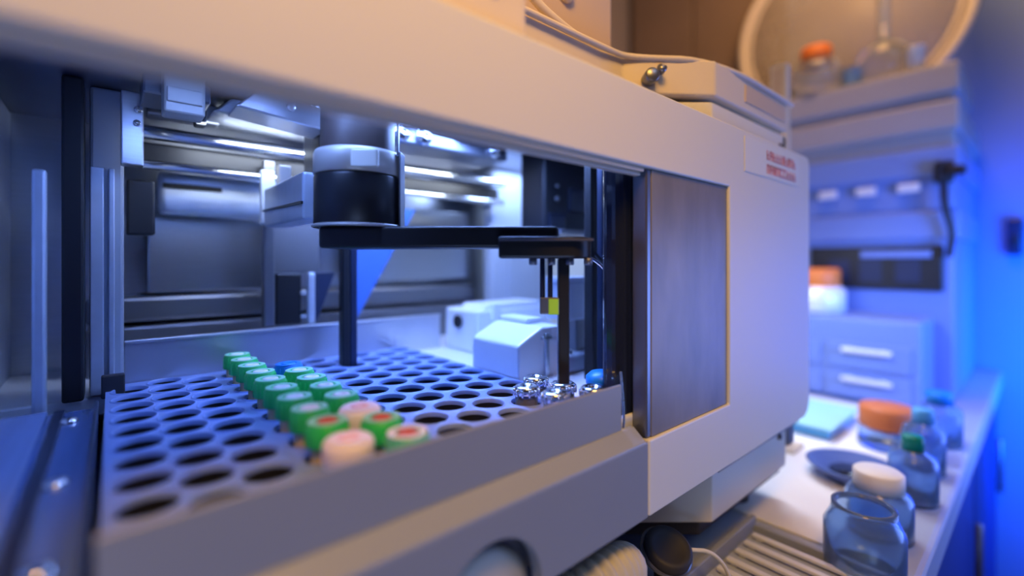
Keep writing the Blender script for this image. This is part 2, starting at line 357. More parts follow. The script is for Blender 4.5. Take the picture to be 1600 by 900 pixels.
# overhead machinery (left and right)
g = G(); g.box(.10, .34, 2.45, 2.7, .70, .785, .01); g.box(.13, .42, 2.75, 2.85, .69, .785, .01); obj('overhead_bracket', g, M['dsteel'], an)
g = G(); g.prism([(.36, .70), (.44, .78), (.86, .78), (.92, .74), (.92, .69)], 2.55, 2.85, .01, 2, axis='y'); oh = obj('sloped_housing', g, M['steel'], an)
g = G(); g.box(.30, .345, 2.60, 2.68, .64, .72, .008); obj('black_stop', g, M['black'], oh)
g = G(); g.box(.16, .30, 2.3, 2.42, .60, .785, .008); g.box(.17, .29, 2.29, 2.305, .64, .70, .004); obj('small_hanging_block', g, M['band'], an)
g = G(); g.prism([(.40, .66), (.50, .76), (.82, .72), (.78, .62)], 2.25, 2.45, .008, 2, axis='y'); g.cyl((.62, 2.24, .70), (.62, 2.26, .70), .02); obj('tilted_plate', g, M['fence'], an)
g = G(); g.box(1.02, 2.0, 2.35, 2.83, .66, .785, .015); ob = obj('overhead_beam', g, M['dsteel'], an)
for x in (1.22, 1.36, 1.88):
    g = G(); g.lathe([(.0, 0), (.045, 0), (.05, .012), (.05, .03)], (x, 2.32, .715), 20, (0, 1, 0)); g.lathe([(.02, -.01), (.02, .01), (0, .01)], (x, 2.32, .715), 12, (0, 1, 0)); obj('bolt', g, M['chrome'], ob)
g = G(); g.box(1.0, 2.0, 2.31, 2.34, .755, .775, .004); obj('beam_edge', g, M['chrome'], ob)
g = G(); g.box(.78, .90, 2.35, 2.6, .42, .785, .01); obj('dark_hanger', g, M['black'], an)
# core body seen above and below the front cover, chamfered corner
poly = [(1.68, 1.615), (2.285, 1.10), (3.29, 1.10), (3.29, 1.615)]
g = G(); g.prism(poly, .66, .80, .008, 2); tb = obj('upper_body', g, M['cream'], an); poly = [(-1.5, 1.62), (1.68, 1.62), (2.285, 1.10), (3.29, 1.10), (3.29, 3.5), (-1.5, 3.5)]
g = G(); g.box(3.17, 3.215, 1.094, 1.101, .70, .74, .002); obj('dark_port', g, M['black'], tb)
g = G(); g.prism(poly, -1.315, -.99, .008, 2); bb = obj('base_body', g, M['cream'], an)
g = G(); g.prism([(2.25, 1.05), (3.38, 1.05), (3.40, 1.30), (2.25, 1.3)], -1.04, -.99, .008, 2); g.box(3.29, 3.40, 1.08, 1.5, -1.20, -1.0, .03); obj('base_corner_bumper', g, M['dsteel'], bb)
g = G(); g.lathe([(.018, 0), (.018, .01), (0, .012)], (3.17, 1.098, -1.10), 16, (0, -1, 0)); obj('screw', g, M['black'], bb)
g = G(); g.prism([(1.7, 1.66), (2.27, 1.16), (3.36, 1.16), (3.36, 3.4), (1.7, 3.4)], -1.40, -1.32, .01, 2); obj('rubber_skirt', g, M['rubber'], bb)
for x, y in ((1.95, 1.6), (3.1, 1.35), (3.1, 3.2), (-1.2, 3.2), (-1.2, 1.9)):
    g = G(); g.cyl((x, y, BZ), (x, y, -1.315 if x < 0 else -1.39), .09); obj('foot', g, M['rubber'], an)

# ---- on top of the analyzer
TB = .815
t = thing('top_tray', 'beige instrument tray with chamfered corner lying on top of the analyzer', 'tray', (2.4, 2.2, TB))
poly = [(.5, 1.38), (1.75, 1.38), (1.90, 1.365), (2.277, 1.08), (3.25, 1.08), (3.30, 1.13), (3.30, 3.3), (.5, 3.3)]
g = G(); g.prism(poly, .822, 1.0, .012, 3); tr = obj('tray_body', g, M['beige'], t)
g = G(); g.box(2.62, 3.20, 1.074, 1.081, .87, .965, .003); obj('inset_panel', g, M['tan'], tr)
g = G(); g.tube([(.5, 1.36, 1.0), (1.80, 1.36, 1.0), (1.93, 1.34, 1.0), (2.28, 1.07, 1.0), (3.3, 1.07, 1.0)], .014, smooth_it=3); obj('rim', g, M['beige'], tr)
kx, ky = 2.00, 1.285
g = G(); g.cyl((kx, ky, .89), (kx-.05, ky-.06, .89), .035); g.lathe([(0, 0), (.02, 0), (.024, .03), (0, .04)], (kx+.03, ky-.05, .925), 14, (-.6, -.7, .3)); obj('clamp_knob', g, M['dsteel'], tr)
t = thing('tan_hood', 'tan upright hood with black arched cable on the analyzer top tray', 'hood', (1.7, 2.0, 1.0))
g = G(); g.box(1.10, 2.16, 1.62, 2.4, 1.015, 3.0, .02); obj('hood_body', g, M['tan'], t)
g = G(); g.tube([(1.45, 1.6, 1.75), (1.50, 1.55, 1.53), (1.62, 1.53, 1.45), (1.74, 1.55, 1.55), (1.80, 1.6, 1.8)], .02); obj('cable', g, M['rubber'], t)
g = G(); g.lathe([(0, 0), (.06, .0), (.05, .03), (0, .045)], (1.76, 1.615, 1.38), 20, (0, -1, 0)); obj('round_button', g, M['beige'], t)
g = G(); g.tube([(1.12, 1.55, 2.2), (1.14, 1.5, 1.5), (1.3, 1.45, 1.15), (1.6, 1.43, 1.04), (1.9, 1.42, 1.02)], .02); obj('curved_rim', g, M['beige'], t)
t = thing('cover_box', 'beige box with a long dark groove on top left of the analyzer', 'box', (.2, 1.3, TOP))
g = G(); g.box(-1.6, .985, 1.06, 1.34, .664, 1.25, .02, 3); obj('box_body', g, M['beige'], t)
g = G(); g.box(-1.0, .86, 1.052, 1.062, .775, .80, .004); obj('groove', g, M['brown'], t)

# ---- hoses below
t = thing('corrugated_hose', 'beige corrugated hose arching under the grey lower panel', 'hose', (1.4, 1.2, BZ))
def rr(u): return .085+.009*math.sin(u*210)
P = [(.95, 1.45, -1.455), (1.08, 1.22, -1.34), (1.24, 1.08, -1.18), (1.40, 1.05, -1.15), (1.56, 1.10, -1.22), (1.66, 1.24, -1.36), (1.72, 1.40, -1.455)]
g = G(); 
g.tube(P, rr, 20, 6, 400); obj('hose_body', g, M['hose'], t)
g = G(); g.lathe([(.09, 0), (.105, .01), (.105, .07), (.09, .08)], (1.63, 1.20, -1.32), 24, (.4, .7, -.8)); obj('collar', g, M['hose'], t)
t = thing('drain_fitting', 'round black drain fitting beside the corrugated hose under the analyzer', 'fitting', (1.93, 1.15, BZ))
g = G(); g.lathe([(0, 0), (.085, 0), (.105, .02), (.105, .07), (.09, .085), (.07, .075), (0, .07)], (1.93, 1.15, -1.36), 36, (-.25, -.45, 1)); fb = obj('fitting_body', g, M['rubber'], t)
g = G(); g.lathe([(.105, 0), (.118, .006), (.118, .02), (.105, .026)], (1.93, 1.15, -1.345), 36, (-.25, -.45, 1)); obj('collar_ring', g, M['dsteel'], fb)
g = G(); g.cyl((1.93, 1.15, BZ), (1.93, 1.15, -1.34), .05); obj('stem', g, M['rubber'], t)
g = G(); g.tube([(2.0, 1.06, -1.315), (2.08, 1.01, -1.33), (2.14, .97, -1.40), (2.17, .95, -1.50), (2.17, .94, BZ+.008)], .009)
tag(obj('thin_white_tube', g, M['label'], origin=(2.1, 1.0, BZ)), 'thin white plastic tube curving down beside the black drain fitting', 'tube')
t = thing('slatted_tray', 'grey drip tray with bright white slats on the bench below the analyzer', 'tray', (2.6, .95, BZ))
g = G(); g.box(1.8, 2.80, .46, 1.12, BZ, BZ+.02, .004); obj('tray_base', g, M['bench'], t)
g = G(); g.box(1.8, 2.80, 1.09, 1.12, BZ+.02, BZ+.10, .006); g.box(2.77, 2.80, .46, 1.12, BZ+.02, BZ+.06, .006); obj('tray_rim', g, M['ledge'], t)
for k in range(6):
    x = 2.70-k*.105
    g = G(); g.box(x-.018, x+.018, .50, 1.07, BZ+.03, BZ+.05, .006); g.box(x-.01, x+.01, .52, .55, BZ+.02, BZ+.03); g.box(x-.01, x+.01, 1.02, 1.05, BZ+.02, BZ+.03); obj('slat', g, M['white'], t)

# ================================================================ rack
RZ = -.57
t = thing('sample_rack', 'blue grey moulded rack of round wells sunk in the loading bay', 'sample rack', (.72, 1.95, -.925))
holes = []
for k in range(11):
    x = .066+.128*k if k < 3 else .083+.1317*k
    if k < 3: y0 = 1.368 if k % 2 == 0 else 1.291
    else: y0 = 1.214 if k % 2 else 1.137
    if k == 1: y0 = 1.291
    y = y0
    while y < 2.74:
        holes.append((x, y, k)); y += .159
x0, x1, y0, y1 = -.016, 1.478, 1.076, 2.80
HR = .0655; N = 28
bm = bmesh.new()
def edge_loop(pts, z):
    vs = [bm.verts.new((p[0], p[1], z)) for p in pts]
    return vs, [bm.edges.new((vs[i], vs[(i+1) % len(vs)])) for i in range(len(vs))]
outer = [(x0, y0), (x1, y0), (x1, y1), (x0, y1)]
ov, oe = edge_loop(outer, RZ); es = list(oe); loops = []
for hx, hy, k in holes:
    v, e = edge_loop([(hx+HR*1.07*math.cos(2*math.pi*i/N), max(hy+HR*1.07*math.sin(2*math.pi*i/N), y0+.002)) for i in range(N)], RZ)
    loops.append((v, hx, hy)); es += e
bmesh.ops.triangle_fill(bm, use_beauty=True, use_dissolve=False, edges=es)
for v, hx, hy in loops:
    a = v
    for rad, z in ((HR*1.02, RZ+.006), (HR*.97, RZ+.004), (HR*.95, RZ-.012)):
        b = [bm.verts.new((hx+rad*math.cos(2*math.pi*i/N), max(hy+rad*math.sin(2*math.pi*i/N), y0+.002), z)) for i in range(N)]
        for i in range(N):
            f = bm.faces.new((a[i], a[(i+1) % N], b[(i+1) % N], b[i])); f.smooth = True
        a = b
lo = [bm.verts.new((p[0], p[1], -.92)) for p in outer]
for i in range(4): bm.faces.new((ov[i], ov[(i+1) % 4], lo[(i+1) % 4], lo[i]))
g = G(); g.bm.free(); g.bm = bm; obj('top_plate', g, M['rack'], t)
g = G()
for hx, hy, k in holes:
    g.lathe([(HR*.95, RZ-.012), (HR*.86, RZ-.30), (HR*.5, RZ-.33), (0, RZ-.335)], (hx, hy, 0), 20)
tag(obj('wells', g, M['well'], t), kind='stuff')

# ---- tubes standing in the rack
def make_tube(name, label, at, group, capm, topm, plugm, flat=False, tubem=None):
    x, y = at; b = RZ-.28
    t = thing(name, label, 'sample tube', (x, y, b), group)
    g = G(); g.lathe([(0, b), (.030, b+.01), (.044, b+.05), (.046, -.532), (.040, -.527), (0, -.527)], (x, y, 0), 24); tb_ = obj('tube', g, tubem or M['amber'], t)
    g = G(); g.lathe([(.0468, -.70), (.0475, -.70), (.0475, -.585), (.0468, -.585)], (x, y, 0), 24); obj('liquid_band', g, M['darkliq'], tb_)
    g = G()
    if flat: g.lathe([(.048, -.535), (.062, -.533), (.066, -.520), (.066, -.482), (.060, -.472), (0, -.468)], (x, y, 0), 32)
    else:
        g.lathe([(.046, -.532), (.058, -.530), (.060, -.524), (.057, -.472), (.052, -.464), (.036, -.462), (.032, -.468), (0, -.469)], (x, y, 0), 32)
        for i in range(18):
            a = 2*math.pi*i/18; g.cyl((x+.0585*math.cos(a), y+.0585*math.sin(a), -.528), (x+.0565*math.cos(a), y+.0565*math.sin(a), -.475), .0035, 6)
    c = obj('cap', g, capm, t)
    g = G(); g.lathe([(.034 if not flat else .030, 0), (.05, .001), (.054, .0)], (x, y, -.4625 if not flat else -.4675), 32); obj('cap_rim', g, topm, c)
    g = G(); g.lathe([(.030, 0), (.028, .006), (.016, .008), (.012, .003), (0, .003)], (x, y, -.468 if not flat else -.472), 24); obj('cap_plug', g, plugm, c)
    return t
# column of tubes nearest the empty left wells (k=3) and the one beside it (k=4)
X3, X4 = .083+.1317*3, .083+.1317*4
GRP = 'green capped tubes in the rack'
make_tube('sample_tube', 'pink capped sample tube at the near end of the left line, against bay wall', (X3, 1.214), None, M['pink'], M['pink'], M['pinkc'], True)
first = make_tube('sample_tube', 'green capped sample tube with red plug right behind the nearest pink capped tube', (X3, 1.214+.159), GRP, M['green'], M['greenring'], M['red'])
base = make_tube('sample_tube', 'green capped sample tube with pale plug, second green cap of the left line', (X3, 1.214+.159*2), GRP, M['green'], M['greenring'], M['whitec'])
ords = ['third', 'fourth', 'fifth', 'sixth', 'seventh', 'eighth', 'ninth']
for i, k in enumerate(range(3, 10)):
    dup(base, (X3, 1.214+.159*k, RZ-.28), f'green capped sample tube, {ords[i]} green cap from the near end of the left line' if k < 9 else 'green capped sample tube at the far end of the left line by the fence', GRP, rz=random.uniform(0, 6))
Y4 = 1.137
make_tube('sample_tube', 'teal capped sample tube with white ring, near end of the right line', (X4, Y4), None, M['teal'], M['whitec'], M['red'])
dup(first, (X4, Y4+.159, RZ-.28), 'green capped sample tube with red plug between the teal and pink caps, right line', GRP, rz=1)
make_tube('sample_tube', 'pink capped sample tube in the right line between green caps', (X4, Y4+.159*2), None, M['pink'], M['pink'], M['pinkc'], True)
for i, k in enumerate(range(3, 7)):
    n_ = ['green capped sample tube just behind the pink cap of the right line', 'green capped sample tube second behind the pink cap of the right line',
          'green capped sample tube third behind the pink cap of the right line', 'green capped sample tube next to the blue capped tube of the right line'][i]
    dup(base, (X4, Y4+.159*k, RZ-.28), n_, GRP, rz=random.uniform(0, 6))
make_tube('sample_tube', 'blue capped sample tube at the far end of the right tube line', (X4, Y4+.159*7), None, M['blue'], M['blue'], M['blue'])

# ---- silver capped vials in the right corner wells
def vial(at, label, capm, grp=None, r=.052, zt=-.49):
    x, y = at; b = RZ-.25
    t = thing('sample_vial', label, 'vial', (x, y, b), grp)
    g = G(); g.lathe([(0, b), (.04, b+.01), (r-.006, b+.04), (r-.006, zt-.03), (.03, zt-.01), (0, zt-.01)], (x, y, 0), 20); obj('vial_body', g, M['glass'], t)
    g = G(); g.lathe([(r-.012, zt-.04), (r-.002, zt-.038), (r-.002, zt-.006), (r-.01, zt), (.02, zt), (.016, zt-.008), (0, zt-.008)], (x, y, 0), 20)
    for i in range(12):
        a = 2*math.pi*i/12; g.cyl((x+r*math.cos(a), y+r*math.sin(a), zt-.037), (x+r*math.cos(a), y+r*math.sin(a), zt-.01), .005, 6)
    obj('crimp_cap', g, capm, t); return t
H9 = [h for h in holes if h[2] == 9]; H10 = [h for h in holes if h[2] == 10]; H8 = [h for h in holes if h[2] == 8]
VG = 'silver capped vials in the right corner of the rack'
vial(H9[0][:2], 'silver capped vial nearest the bay wall in the right corner of the rack', M['chrome'], VG)
vial(H9[1][:2], 'silver capped vial behind the one nearest the wall, right corner of the rack', M['chrome'], VG, zt=-.50)
vial(H10[0][:2], 'silver capped vial in the outermost rack column beside the gripper', M['chrome'], VG, zt=-.48)
vial(H10[1][:2], 'silver capped vial second in the outermost rack column below the gripper', M['chrome'], VG, zt=-.495)
vial(H10[2][:2], 'silver capped vial farthest back in the outermost rack column by the white housing', M['chrome'], VG, zt=-.50)
t = thing('blue_lidded_cup', 'shiny blue lidded cup at the right end of the loading bay behind the wall', 'cup', (1.60, 1.25, -.61))
g = G(); g.lathe([(0, -.608), (.06, -.605), (.065, -.52), (0, -.52)], (1.60, 1.25, 0), 28); obj('cup_body', g, M['glass'], t)
g = G(); g.lathe([(.066, -.53), (.072, -.525), (.072, -.495), (.05, -.475), (0, -.465)], (1.60, 1.25, 0), 28); obj('cup_lid', g, M['blue'], t)

# ---- white housings in the bay
t = thing('white_housing', 'shiny white instrument housing right of the rack, its top sloping up in steps', 'housing', (1.8, 1.9, -.61))
g = G(); g.prism([(1.49, -.608), (1.49, -.415), (1.51, -.40), (1.65, -.335), (1.79, -.335), (1.79, -.608)], 1.67, 2.05, .012, 3, axis='y'); hb = obj('housing_body', g, M['white'], t)
g = G(); g.box(1.67, 1.78, 1.80, 2.04, -.335, -.305, .01); obj('raised_lid', g, M['white'], hb)
g = G(); g.box(1.66, 1.69, 1.655, 1.67, -.60, -.365, .005); g.box(1.64, 1.71, 1.655, 1.68, -.40, -.38, .006); obj('front_rib', g, M['steel'], hb)
g = G(); g.prism([(1.49, 1.56), (1.74, 1.56), (1.74, 1.66), (1.49, 1.66)], -.608, -.585, .004); obj('foot_plate', g, M['white'], hb)
t = thing('white_pump_head', 'white pump head with dark oval port behind the sloped white housing', 'pump', (2.1, 2.6, -.61))
g = G(); g.box(1.80, 2.5, 2.42, 2.80, -.608, -.325, .02, 3); pb = obj('pump_body', g, M['white'], t)
g = G(); g.prism([(1.86, -.325), (1.90, -.29), (2.4, -.29), (2.45, -.325)], 2.44, 2.70, .006, 2, axis='y'); g.box(1.92, 1.98, 2.40, 2.46, -.40, -.28, .01); obj('pump_top', g, M['white'], pb)
g = G(); g.lathe([(0, 0), (.04, 0), (.045, .01), (.045, .02)], (1.795, 2.62, -.41), 24, (-1, 0, 0)); obj('oval_port', g, M['black'], pb)

# ---- robot arm
D0 = 1.9
ra = thing('robot_arm', 'black swivelling robot arm with round motor and hanging gripper over the rack', 'robot arm', (*DL(1.9, -.63), .13))
mc = DL(1.9, -.63)
def obox(g, l0, l1, d0, d1, z0, z1, bev=.01, seg=3):
    return g.prism([DL(d0, l0), DL(d0, l1), DL(d1, l1), DL(d1, l0)], z0, z1, bev, seg)
g = G(); g.lathe([(0, .137), (.165, .137), (.17, .143), (.170, .33), (.165, .342), (0, .342)], (*mc, 0), 48); mo = obj('motor', g, M['black'], ra)
g = G(); g.lathe([(.166, .342), (.172, .346), (.172, .422), (.166, .436), (0, .436)], (*mc, 0), 48); obj('motor_band', g, M['band'], mo)
g = G(); obox(g, -.60, -.50, 1.722, 1.745, .352, .418, .004, 1); obj('band_plate', g, M['label'], mo)
g = G(); g.lathe([(.145, .436), (.145, .785), (0, .785)], (*mc, 0), 40); obj('upper_shaft', g, M['brown'], mo)
g = G(); g.lathe([(.174, .134), (.178, .136), (.178, .143), (.170, .146)], (*mc, 0), 48); obj('motor_flange', g, M['band'], mo)
g = G(); obox(g, -.456, -.448, 1.86, 1.94, .14, .44, .003); obox(g, -.464, -.456, 1.86, 1.88, .42, .60, .002); obj('motor_bracket', g, M['dsteel'], ra)
g = G(); g.prism([DL(1.78, -.745), DL(1.78, .18), DL(1.93, .18), DL(1.98, -.45), DL(2.06, -.66), DL(2.0, -.76)], .050, .134, .012, 3); arm = obj('arm_beam', g, M['black'], ra)
g = G()
n = 20
pts = [DL(1.72, -.05), DL(1.72, .22)] + [DL(1.82-.10*math.cos(a), .22+.09*math.sin(a)) for a in [math.pi*i/n for i in range(1, n)]] + [DL(1.92, .22), DL(1.92, -.05)]
g.prism(pts, .010, .092, .01, 3); obj('arm_end', g, M['black'], arm)
g = G(); obox(g, -.05, .30, 1.70, 1.72, .075, .083, .001, 1); obj('end_seam', g, M['dsteel'], arm)
g = G(); g.box(.62, .74, 2.08, 2.74, .18, .385, .012, 3); lk = obj('link_plate', g, M['lblue'], ra)
g = G(); g.prism([(2.08, .245), (2.74, .262), (2.74, .272), (2.08, .257)], .612, .622, 0, axis='x'); obj('link_slot', g, M['black'], lk)
g = G(); g.box(.66, .72, 2.60, 2.66, .385, .50, .006); obj('cable_clip', g, M['band'], lk)
# gripper
g = G(); obox(g, .178, .222, 1.78, 1.83, -.475, .01, .006); gp = obj('gripper_post', g, M['black'], ra)
for l in (.118, .148):
    g = G(); p = DL(1.80, l); g.cyl((*p, .01), (*p, -.20), .010, 14); obj('gripper_rod', g, M['navy'], gp)
g = G(); obox(g, .108, .180, 1.775, 1.82, -.205, -.14, .004); gj = obj('gripper_jaw', g, M['dsteel'], gp)
g = G(); obox(g, .140, .178, 1.770, 1.776, -.205, -.145, .001, 1); obj('lime_tag', g, M['lime'], gp)
g = G()
for l in (.08, .15, .22, .29):
    p = DL(1.76, l); g.cyl((*p, .012), (*p, -.015), .016, 12)
obj('underside_screw', g, M['dsteel'], arm)
g = G(); g.tube([(*DL(1.98, .31), .02), (*DL(2.0, .36), .005), (*DL(2.02, .42), -.05), (*DL(2.02, .44), -.16)], .007); obj('silver_cable', g, M['chrome'], arm)

# ---- carriage and sensor at the right of the bay
t = thing('dark_carriage', 'large dark carriage block hanging behind the arm end at right of the bay', 'carriage', (2.4, 2.3, .16))
g = G(); g.box(2.22, 3.0, 2.22, 2.47, .165, .785, .02); cb = obj('carriage_body', g, M['black'], t)
g = G(); g.box(2.45, 2.82, 2.205, 2.225, .35, .52, .01); g.box(2.25, 2.42, 2.205, 2.225, .20, .33, .01); obj('cover_plate', g, M['blackg'], cb)
g = G(); g.cyl((2.33, 2.20, .43), (2.33, 2.22, .43), .018); g.cyl((2.33, 2.20, .52), (2.33, 2.22, .52), .012); obj('screw', g, M['dsteel'], cb)
g = G(); g.box(2.12, 2.9, 1.98, 2.215, .17, .20, .005); obj('carriage_lip', g, M['dsteel'], cb)
t = thing('grey_column', 'dark grey vertical column with cable guides beside the sliding pane', 'column', (1.98, 1.55, -.61))
g = G(); g.box(1.93, 2.10, 1.50, 1.60, -.608, .64, .01); cb = obj('column_body', g, M['navy'], t)
g = G(); g.box(1.84, 1.88, 1.5, 1.56, -.608, .64, .008); g.box(1.78, 1.81, 1.46, 1.50, .02, .64, .006); obj('cable_guide', g, M['black'], cb)
g = G(); g.box(1.94, 2.08, 1.485, 1.50, .21, .30, .008); g.cyl((1.97, 1.48, .25), (1.97, 1.50, .25), .02); obj('sensor_plate', g, M['band'], cb)
g = G(); g.tube([(1.80, 1.47, .05), (1.86, 1.40, -.05), (1.96, 1.42, -.02), (1.98, 1.44, -.2), (1.95, 1.47, -.4)], .010); obj('guide_cable', g, M['rubber'], cb)
t = thing('blue_sensor_head', 'pale blue sensor head on a grey stand right of the gripper post', 'sensor', (2.0, 1.8, -.61))
g = G(); g.box(1.90, 2.14, 1.72, 1.90, -.33, -.115, .01); g.box(1.88, 2.12, 1.70, 1.88, -.115, -.09, .004); obj('sensor_box', g, M['lblue'], t)
g = G(); g.box(1.99, 2.14, 1.74, 1.88, -.51, -.33, .008); obj('stand', g, M['dsteel'], t)
g = G(); g.box(1.82, 2.2, 1.68, 1.95, -.608, -.51, .02, 3); sb = obj('stand_base', g, M['ledge'], t)
g = G(); g.lathe([(0, 0), (.04, 0), (.04, .03), (0, .05)], (1.86, 1.70, -.51), 16); obj('bright_knob', g, M['chrome'], sb)

# ================================================================ things on the bench to the right
g = G(); g.box(2.95, 6.1, .77, 3.4, BZ, BZ+.012, .004)
tag(obj('bench_paper', g, M['paper'], origin=(4.5, 2, BZ)), 'large white absorbent sheet spread over the bench right of the analyzer', 'bench paper')
PZ = BZ+.012
t = thing('cyan_tray', 'small cyan and blue plastic tray on the white bench sheet', 'tray', (5.1, 1.5, PZ))
g = G(); g.box(4.66, 5.5, 1.22, 1.80, PZ, PZ+.09, .03, 3); obj('tray_side', g, M['cyanb'], t)
g = G(); g.box(4.63, 5.53, 1.19, 1.83, PZ+.09, PZ+.115, .012); obj('tray_lid', g, M['cyan'], t)
t = thing('lidded_jar', 'short clear jar with rust orange lid standing on the white bench sheet', 'jar', (4.9, .87, PZ))
g = G(); g.lathe([(0, 0), (.19, 0), (.205, .03), (.19, .14), (.15, .17), (0, .17)], (4.9, .87, PZ), 40); obj('jar_body', g, M['frost'], t)
g = G(); g.lathe([(.155, .17), (.19, .17), (.195, .19), (.195, .32), (.18, .34), (0, .345)], (4.9, .87, PZ), 40); obj('lid', g, M['orangeb'], t)
t = thing('round_bowl', 'shallow dark blue round bowl lying on the white bench sheet edge', 'bowl', (4.0, .90, PZ))
g = G(); g.lathe([(0, 0), (.16, 0), (.27, .08), (.29, .10), (.26, .10), (.15, .02), (0, .02)], (4.0, .90, PZ), 44); obj('bowl_body', g, M['bowlb'], t)
g = G(); g.lathe([(0, .03), (.15, .03), (.17, .04), (0, .045)], (4.02, .88, PZ), 32); obj('dark_inner_disc', g, M['blackg'], t)  # near black disc inside the bowl

def bottle(name, label, cat, at, r, h, capm=None, bodym=None, neck=.45, grp=None, caph=.10, z=BZ):
    x, y = at; t = thing(name, label, cat, (x, y, z), grp)
    g = G(); g.lathe([(0, 0), (r*.92, 0), (r, r*.1), (r, h*.68), (r*.9, h*.78), (r*neck, h*.90), (r*neck, h), (r*neck*.85, h), (r*neck*.85, h*.90), (r*.84, h*.76), (r*.93, h*.66), (r*.93, r*.18), (0, r*.12)], (x, y, z), 36)
    b = obj('bottle_body', g, bodym or M['frost'], t)
    if capm:
        g = G(); q = r*neck*1.25; g.lathe([(q*.85, h-caph*.6), (q, h-caph*.6), (q, h+caph*.35), (q*.9, h+caph*.45), (0, h+caph*.45)], (x, y, z), 30); obj('cap', g, capm, t)
    return t
bottle('clear_bottle', 'large clear blue tinted bottle nearest the front edge of the bench, open topped', 'bottle', (2.85, .60), .17, .34, None, neck=.8, grp='clear bottles along the bench edge')
bottle('clear_bottle', 'clear bottle with white cap leaning by the bowl at the bench edge', 'bottle', (3.32, .63), .16, .32, M['whitec'], neck=.6, grp='clear bottles along the bench edge')
bottle('clear_bottle', 'clear bottle with small dark green cap behind the round bowl at bench edge', 'bottle', (3.95, .57), .13, .38, M['cgreen'], neck=.35, grp='clear bottles along the bench edge')
bottle('clear_bottle', 'tall clear bottle with light blue cap behind the green capped bottle', 'bottle', (4.55, .60), .13, .42, M['cyanb'], neck=.4, grp='clear bottles along the bench edge')
bottle('clear_bottle', 'clear bottle with dark blue cap farthest along the bench edge', 'bottle', (5.35, .60), .15, .40, M['blue'], neck=.5, grp='clear bottles along the bench edge')
g = G(); rnd = random.Random(5)
bmesh.ops.create_icosphere(g.bm, subdivisions=4, radius=1)
from mathutils import noise as mn
for v in g.bm.verts:
    n_ = mn.noise(v.co*2.2)*.5+mn.noise(v.co*5)*.2
    v.co = v.co*(1+n_); v.co = Vector((4.42+v.co.x*.22, .66+v.co.y*.12, BZ+.165+max(-.165, v.co.z*.13)))
for f in g.bm.faces: f.smooth = False
g2 = g
# crumpled bag sits a little aside of the bottles
for v in g2.bm.verts: v.co.x += .52
tag(obj('crumpled_bag', g2, M['frost'], origin=(4.94, .62, BZ)), 'crumpled clear plastic bag among the bottles at the bench edge', 'plastic bag')

# ---- stack of equipment, corner towards the aisle
UX, UY = 7.0, .617
def stack_box(name, label, cat, z0, z1, m, x0=UX, y0=UY, x1=9.3, y1=3.6, grp=None):
    t = thing(name, label, cat, ((x0+x1)/2, (y0+y1)/2, z0), grp)
    g = G(); g.box(x0+.06, x1-.04, y0+.05, y1, z0, z1-.10, .03, 3); b = obj('case_body', g, m, t)
    g = G(); g.box(x0, x1, y0, y1, z1-.34, z1-.004, .04, 3); obj('case_lid', g, m, t)
    return t, b
t, b = stack_box('lower_cabinet', 'pale blue bench cabinet with a wide dark window under the grey cases', 'cabinet', BZ, .58, M['bluecab'])
g = G(); g.box(UX-.004, UX+.061, .75, 2.05, -.34, .18, .02); wdw = obj('dark_window', g, M['black'], t)
for y in (.95, 1.3, 1.62):
    g = G(); g.box(UX-.012, UX-.003, y, y+.22, -.25, .02, .004); obj('window_part', g, M['navy'], wdw)
g = G(); g.box(UX-.03, UX-.003, .85, 1.5, .04, .12, .006); obj('window_rail', g, M['bluecab'], wdw)
t = thing('drawer_unit', 'low pale blue drawer unit in front of the window cabinet, with rounded pulls', 'drawer unit', (6.55, 2, PZ))
g = G(); g.box(6.2, 6.98, .82, 3.4, PZ, -.62, .05, 4); b = obj('unit_body', g, M['bluecab'], t)
for z0, z1 in ((-1.50, -1.22), (-1.18, -.90)):
    for y0_, y1_ in ((.90, 1.65), (1.70, 3.3)):
        g = G(); g.box(6.175, 6.21, y0_, y1_, z0, z1, .012); d = obj('drawer', g, M['bluecab'], t)
        g = G(); g.box(6.12, 6.15, y0_+.15, y1_-.15, z1-.10, z1-.05, .012); g.box(6.14, 6.18, y0_+.2, y0_+.25, z1-.10, z1-.05); g.box(6.14, 6.18, y1_-.25, y1_-.2, z1-.10, z1-.05); obj('handle', g, M['white'], d)
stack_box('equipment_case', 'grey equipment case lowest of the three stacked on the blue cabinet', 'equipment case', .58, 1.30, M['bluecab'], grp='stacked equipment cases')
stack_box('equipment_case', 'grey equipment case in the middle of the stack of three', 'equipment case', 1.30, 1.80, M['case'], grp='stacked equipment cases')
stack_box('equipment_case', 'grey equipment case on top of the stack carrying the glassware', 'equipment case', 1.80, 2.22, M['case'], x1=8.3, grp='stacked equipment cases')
for i, y in enumerate((.95, 1.35, 1.75)):
    g = G(); g.box(UX-.02, UX+.03, y, y+.2, .80, .90, .01)
    tag(obj('white_tag', g, M['white'], origin=(UX, y, .8)), ['white tag on the lowest grey case, nearest its corner', 'white tag in the middle of the lowest grey case', 'white tag on the lowest grey case, nearest the analyzer'][i], 'tag', 'white tags on the lowest case')
t = thing('cable_clamp', 'black cable clamp sticking out at the corner of the lowest grey case', 'clamp', (6.95, .72, .7))
g = G(); g.box(6.85, 7.0, .66, .82, .86, 1.10, .03, rot=.3); g.box(6.82, 6.98, .56, .72, .93, 1.03, .02); obj('clamp_body', g, M['black'], t)
g = G(); g.tube([(6.9, .74, .9), (6.86, .73, .6), (6.9, .66, .3), (6.93, .70, .05)], .03); obj('cable', g, M['black'], t)

